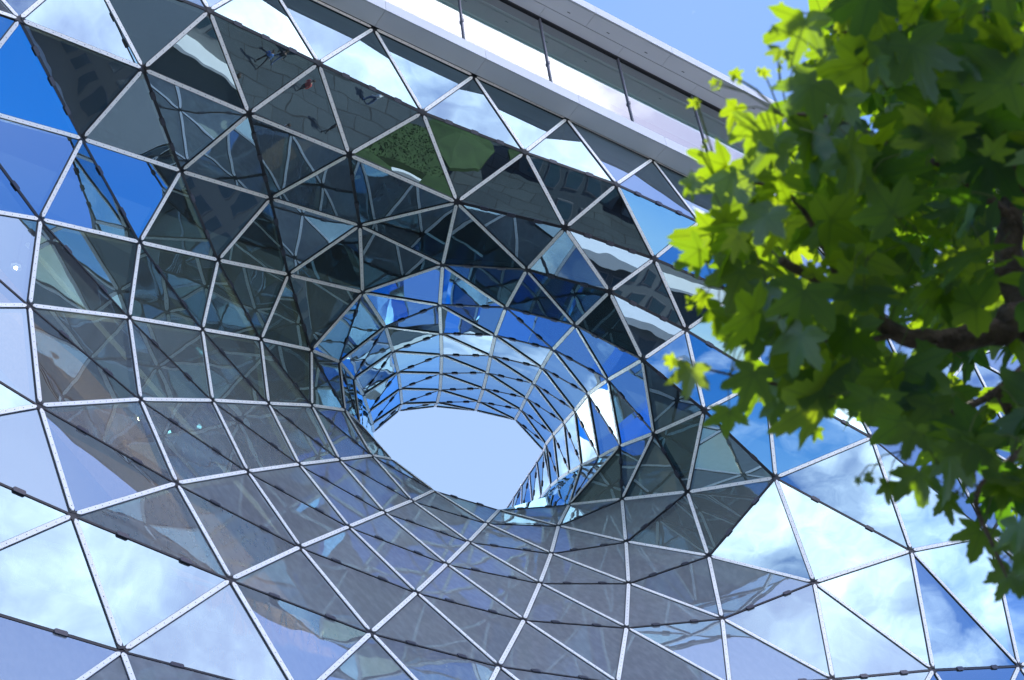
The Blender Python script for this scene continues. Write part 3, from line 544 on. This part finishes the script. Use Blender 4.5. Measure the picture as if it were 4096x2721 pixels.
# ------------------------------------------------------------------ the plane tree beside the camera
def leaf_mat():
    m = bpy.data.materials.new('leaf'); m.use_nodes = True; t = m.node_tree; t.nodes.clear(); L = t.links
    out = t.nodes.new('ShaderNodeOutputMaterial'); at = t.nodes.new('ShaderNodeVertexColor'); at.layer_name = 'leafcol'
    sp = t.nodes.new('ShaderNodeSeparateColor'); L.new(at.outputs[0], sp.inputs[0])
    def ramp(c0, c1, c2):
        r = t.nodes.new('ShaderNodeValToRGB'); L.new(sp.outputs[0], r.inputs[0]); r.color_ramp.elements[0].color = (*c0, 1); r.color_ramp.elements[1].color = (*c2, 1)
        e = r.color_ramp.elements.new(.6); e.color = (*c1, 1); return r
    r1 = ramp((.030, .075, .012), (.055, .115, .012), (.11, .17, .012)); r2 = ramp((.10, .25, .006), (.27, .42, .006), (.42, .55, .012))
    def veined(r, f):
        mxn = t.nodes.new('ShaderNodeMix'); mxn.data_type = 'RGBA'; mxn.blend_type = 'MULTIPLY'; mxn.inputs[0].default_value = 1
        mr = t.nodes.new('ShaderNodeMapRange'); mr.interpolation_type = 'SMOOTHSTEP'; mr.inputs['From Min'].default_value = .60; mr.inputs['From Max'].default_value = 1.0; mr.inputs['To Min'].default_value = 1.0; mr.inputs['To Max'].default_value = f
        L.new(sp.outputs[1], mr.inputs[0]); L.new(r.outputs[0], mxn.inputs[6]); L.new(mr.outputs[0], mxn.inputs[7]); return mxn
    v1, v2 = veined(r1, 2.2), veined(r2, .45)
    d = t.nodes.new('ShaderNodeBsdfDiffuse'); L.new(v1.outputs[2], d.inputs[0])
    tr = t.nodes.new('ShaderNodeBsdfTranslucent'); L.new(v2.outputs[2], tr.inputs[0])
    g = t.nodes.new('ShaderNodeBsdfGlossy'); g.inputs['Roughness'].default_value = .45; g.inputs['Color'].default_value = (.7, .8, .85, 1)
    a = t.nodes.new('ShaderNodeMixShader'); a.inputs[0].default_value = .60; L.new(d.outputs[0], a.inputs[1]); L.new(tr.outputs[0], a.inputs[2])
    b2 = t.nodes.new('ShaderNodeMixShader'); b2.inputs[0].default_value = .05; L.new(a.outputs[0], b2.inputs[1]); L.new(g.outputs[0], b2.inputs[2])
    L.new(b2.outputs[0], out.inputs[0]); return m
LEAF = leaf_mat()
BARK = mat('bark', (.12, .085, .06), .9, noise=(14, .5), bump=(22, .06))
TWIG = mat('twig', (.10, .13, .03), .7)
# half outline of a five-lobed, toothed leaf: (angle from the tip, radius); lobe tips marked 1
HALF = [(0, 1.0, 1), (6, .86, 0), (10, .88, 0), (15, .66, 0), (21, .64, 0), (27, .44, 0), (33, .62, 0), (38, .66, 0), (44, .84, 0), (49, .93, 1), (55, .80, 0), (60, .80, 0), (66, .62, 0), (73, .58, 0), (82, .42, 0), (90, .56, 0), (98, .62, 0), (105, .74, 1), (113, .58, 0), (122, .52, 0), (134, .40, 0), (150, .32, 0), (166, .22, 0)]
OUTL = [(a, r, v) for a, r, v in HALF] + [(180, .06, 0)] + [(-a, r, v) for a, r, v in HALF[:0:-1]]
rnd = random.Random(11)
LV, LF, LC = [], [], []
PET = MB()
def leaf(p, size, normal, tip, hue, stem_to=None):
    """p = centre of the blade; normal = side facing out; tip = direction of the middle lobe"""
    n = normal.normalized(); t_ = (tip - n * tip.dot(n)).normalized(); s_ = n.cross(t_)
    base = len(LV); R = size * .5
    fold = rnd.uniform(-.1, .45); droop = rnd.uniform(.05, .75); wob = rnd.uniform(0, 6.28); asx = rnd.uniform(.72, 1.18); lobe = [rnd.uniform(.82, 1.15) for _ in range(6)]
    org = p - t_ * R * .25
    def P(a, r):
        x = math.sin(a) * r * asx; y = math.cos(a) * r
        z = fold * abs(x) * .8 - droop * (x * x + y * y) * .6 + .06 * math.sin(3 * a + wob) * r
        return org + (s_ * x + t_ * y + n * z) * R * 1.05
    LV.append(org); vc = [(hue, 1.0)]
    cnt = len(OUTL)
    for a, r, v in OUTL:                         # middle ring
        LV.append(P(math.radians(a), r * .5)); vc.append((hue, .94 if v else .35))
    for a, r, v in OUTL:
        rr = r * rnd.uniform(.93, 1.06) * lobe[int((a + 180) / 61) % 6]
        LV.append(P(math.radians(a), rr)); vc.append((hue, .88 if v else .0))
    for i in range(cnt):
        j = (i + 1) % cnt
        LF.append((base, base + 1 + i, base + 1 + j)); LC.extend([vc[0], vc[1 + i], vc[1 + j]])
        q = (1 + i, 1 + cnt + i, 1 + cnt + j, 1 + j)
        LF.append(tuple(base + k for k in q)); LC.extend([vc[k] for k in q])
    if stem_to is not None:
        mid = (org + stem_to) / 2 + Vector((0, 0, .02)); PET.tube([org, mid, stem_to], [.0016, .0018, .0022], 5, 0, False)
def at(px, py, d):
    return CPOS + ray(px * 1.7356, py * 1.7356) .normalized() * d
# limbs: (x, y, distance) sampled from the picture into space, thick to thin
def limb(pts, r0, r1):
    P3 = [at(*q) if len(q) == 3 else Vector(q[:3]) for q in pts]
    k = len(P3); out = []
    for i in range(k - 1):                       # smooth and slightly crooked
        for s_ in range(4):
            f = s_ / 4; a = P3[max(i - 1, 0)]; b0 = P3[i]; c = P3[i + 1]; d = P3[min(i + 2, k - 1)]
            out.append(.5 * ((2 * b0) + (c - a) * f + (2 * a - 5 * b0 + 4 * c - d) * f * f + (3 * b0 - a - 3 * c + d) * f ** 3) + Vector([rnd.uniform(-1, 1) for _ in range(3)]) * r1 * .5)
    out.append(P3[-1]); n_ = len(out)
    return out, [r0 + (r1 - r0) * (i / (n_ - 1)) for i in range(n_)]
TB = Vector((5.3, -17.9, 0))
fork = Vector((4.85, -18.0, 3.9))
tree = thing('plane_tree', 'leafy green plane tree whose branches hang into the right of the view, out of focus', 'tree', TB)
def tp(mb, name, m_, smooth=True):
    for i, v in enumerate(mb.V): mb.V[i] = v - TB
    return mb.build(name, m_, tree, smooth)
m = MB(); m.tube([TB, TB + Vector((-.05, 0, 1.5)), TB + Vector((-.15, -.04, 3.0)), fork, fork + Vector((.05, -.1, .9)), fork + Vector((.3, -.2, 2.2)), fork + Vector((.4, -.2, 3.6))], [.21, .17, .15, .14, .11, .08, .04], 14); tp(m, 'trunk', BARK)
hub = at(2420, 790, 4.7)
LIMBS = [
    ([tuple(fork) + (0,), (2420, 790, 4.7), (2310, 765, 4.6), (2170, 785, 4.5), (2080, 770, 4.45), (1950, 690, 4.3), (1800, 600, 4.1)], .062, .012),
    ([(2420, 790, 4.7), (2330, 640, 4.8), (2330, 500, 4.85), (2345, 330, 4.9), (2330, 150, 5.0), (2280, -60, 5.1)], .058, .016),
    ([(2330, 500, 4.85), (2200, 400, 4.5), (2050, 330, 4.2), (1900, 270, 3.95), (1800, 265, 3.85)], .018, .004),
    ([(2345, 330, 4.9), (2200, 180, 4.6), (2060, 110, 4.3), (1930, 70, 4.1)], .016, .004),
    ([(1950, 690, 4.3), (1850, 480, 4.1), (1740, 420, 3.95), (1660, 410, 3.9)], .010, .003),
    ([(2080, 770, 4.45), (1900, 790, 4.2), (1760, 700, 4.0), (1660, 660, 3.9)], .010, .003),
    ([(2170, 785, 4.5), (2050, 860, 4.2), (1900, 900, 4.0), (1760, 880, 3.9), (1620, 850, 3.85)], .010, .003),
    ([(2420, 790, 4.7), (2300, 900, 4.3), (2180, 960, 4.1), (2080, 1040, 4.0)], .018, .004),
    ([(2420, 990, 4.4), (2330, 1060, 4.1), (2250, 1140, 3.95), (2280, 1240, 3.9), (2320, 1330, 3.85)], .014, .003),
    ([(2300, 900, 4.3), (2340, 960, 4.35), (2420, 990, 4.4)], .016, .014),
]
limb_pts = []
for pts, r0, r1 in LIMBS:
    P3, Rr = limb(pts, r0, r1); m = MB(); m.tube(P3, Rr, 9); tp(m, 'branch', BARK)
    limb_pts += P3
def near_twig(p):
    return min(limb_pts, key=lambda q: (q - p).length)
def rdir(): return Vector((rnd.gauss(0, 1), rnd.gauss(0, 1), rnd.gauss(0, 1))).normalized()
up = Vector((0, 0, 1)); tocam = None
# leaves along the outer edge of the crown: (x, y, width in the picture, turn of the tip, hue)
EDGE = [(1850, 75, 175, 200, .55), (1960, 40, 150, 160, .8), (1905, 130, 110, 215, .5), (1690, 262, 95, 195, .75), (1735, 305, 150, 190, .6), (1850, 215, 190, 225, .45), (1655, 395, 150, 235, .62), (1770, 350, 190, 210, .5),
        (1700, 470, 200, 230, .5), (1635, 560, 170, 215, .6), (1600, 585, 110, 230, .4), (1700, 650, 180, 200, .75), (1590, 870, 140, 190, .85), (1545, 835, 46, 250, .95), (1680, 965, 120, 182, .6), (1655, 735, 120, 200, .55), (1785, 950, 120, 190, .45),
        (1730, 880, 150, 195, .5), (1900, 900, 190, 170, .35), (2010, 940, 160, 190, .3), (2090, 880, 210, 175, .4), (1840, 800, 180, 200, .4), (1960, 790, 200, 185, .25), (2190, 1070, 170, 185, .4), (2100, 1010, 120, 190, .4), (2045, 1130, 90, 195, .55),
        (1977, 1108, 30, 180, .7), (2125, 1110, 130, 170, .4), (2185, 1165, 95, 185, .5), (2255, 1240, 110, 200, .6), (2320, 1340, 120, 200, .5), (2345, 1230, 130, 170, .4), (2240, 1040, 150, 190, .35), (2310, 1130, 130, 190, .3), (2150, 960, 160, 180, .3),
        (1795, 125, 60, 200, .7), (1765, 170, 40, 120, .9), (1695, 170, 50, 60, .8), (1600, 240, 40, 240, .85), (1645, 190, 30, 210, .8), (1760, 520, 160, 190, .4), (1800, 430, 160, 170, .5), (1860, 330, 170, 200, .6), (1930, 250, 170, 200, .5),
        (2020, 60, 190, 190, .6), (2120, 40, 190, 180, .5), (2220, 60, 200, 170, .4), (1990, 160, 150, 230, .4), (1960, 380, 180, 200, .45), (1760, 760, 150, 190, .6), (1850, 700, 190, 190, .45), (1620, 690, 70, 200, .75), (1880, 1000, 60, 190, .6), (1700, 560, 110, 200, .9), (1590, 430, 90, 240, .55)]
for x, y, s_, tr_, hue in EDGE:
    d = rnd.uniform(3.3, 4.1); p = at(x, y, d); v = (CPOS - p).normalized()
    rgt = rot @ Vector((1, 0, 0)); upv = rot @ Vector((0, 1, 0)); a = R_(tr_)
    tip = rgt * math.sin(a) + upv * math.cos(a)
    n = (-v * -1 + rdir() * .55); size = s_ * 1.7356 / FPX * d * 1.15
    q = near_twig(p); st = p + (q - p).normalized() * min((q - p).length, .22)
    leaf(p, size, -n if rnd.random() < .5 else n, tip, hue, st)
# mass of the crown behind the edge leaves
def inside(x, y, poly):
    c = False; j = len(poly) - 1
    for i in range(len(poly)):
        if (poly[i][1] > y) != (poly[j][1] > y) and x < (poly[j][0] - poly[i][0]) * (y - poly[i][1]) / (poly[j][1] - poly[i][1]) + poly[i][0]: c = not c
        j = i
    return c
CROWN = [(1900, -120), (1870, 20), (1850, 90), (1900, 200), (1850, 290), (1780, 330), (1720, 350), (1690, 450), (1650, 540), (1690, 620), (1730, 700), (1680, 800), (1690, 880), (1790, 900), (1900, 930), (2010, 930), (2100, 960), (2180, 1040), (2250, 1090), (2300, 1190), (2370, 1290), (2600, 1330), (2700, 600), (2600, -150)]
HOLE = [(2345, 1185, 18), (2255, 865, 34), (2335, 860, 30), (2180, 850, 12), (1945, 235, 34), (2345, 440, 16), (1780, 400, 14), (2290, 970, 24), (2150, 250, 6)]
n_ = 0
while n_ < 860:
    x, y = rnd.uniform(1600, 2520), rnd.uniform(-150, 1350)
    if not inside(x, y, CROWN): continue
    if any(math.hypot(x - a, y - b_) < r + 22 for a, b_, r in HOLE): continue
    d = rnd.uniform(3.5, 5.9)
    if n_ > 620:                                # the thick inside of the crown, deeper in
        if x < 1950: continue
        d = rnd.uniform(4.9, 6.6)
    if (2040 < x < 2450 and 720 < y < 850 or 2270 < x < 2420 and 400 < y < 720) and d < 4.95: continue
    p = at(x, y, d)
    n = up * rnd.uniform(.2, 1.3) + rdir() * .75
    tip = Vector((-.5, .2, -.5)) + rdir() * .8
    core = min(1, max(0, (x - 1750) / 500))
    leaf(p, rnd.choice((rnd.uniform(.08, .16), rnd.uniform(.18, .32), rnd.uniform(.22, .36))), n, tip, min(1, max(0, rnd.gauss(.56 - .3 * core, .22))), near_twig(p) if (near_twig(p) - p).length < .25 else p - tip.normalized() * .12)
    n_ += 1
# higher part of the crown, above the picture: it shades the inside
for _ in range(60):
    p = Vector((rnd.uniform(2.6, 6.6), rnd.uniform(-19.6, -16.2), rnd.uniform(5.6, 8.2)))
    x, y = topix(p)
    if -100 < x / 1.7356 < 2460 and -100 < y / 1.7356 < 1700 and not inside(x / 1.7356, y / 1.7356, CROWN): continue
    leaf(p, rnd.uniform(.12, .24), up + rdir() * .6, rdir(), rnd.uniform(.1, .7))
# small fresh shoots at the tips
for x, y in ((1795, 150), (1760, 165), (1700, 180), (1605, 230), (1650, 195), (1545, 830), (1590, 700), (2000, 1100), (1620, 330), (1800, 20)):
    d = 3.9; p = at(x, y, d); q = near_twig(p)
    PET.tube([p, (p + q) / 2 + Vector((0, 0, .03)), q], [.0016, .002, .003], 5, 0, False)
    for _ in range(5): leaf(p + rdir() * .012, rnd.uniform(.015, .04), rdir(), rdir(), rnd.uniform(.7, 1))
mi_ = [0] * len(LF); nb_ = len(LV)
for v in PET.V: LV.append(v)
for f in PET.F: LF.append(tuple(i + nb_ for i in f)); mi_.append(1); LC.extend([(.5, 0)] * len(f))
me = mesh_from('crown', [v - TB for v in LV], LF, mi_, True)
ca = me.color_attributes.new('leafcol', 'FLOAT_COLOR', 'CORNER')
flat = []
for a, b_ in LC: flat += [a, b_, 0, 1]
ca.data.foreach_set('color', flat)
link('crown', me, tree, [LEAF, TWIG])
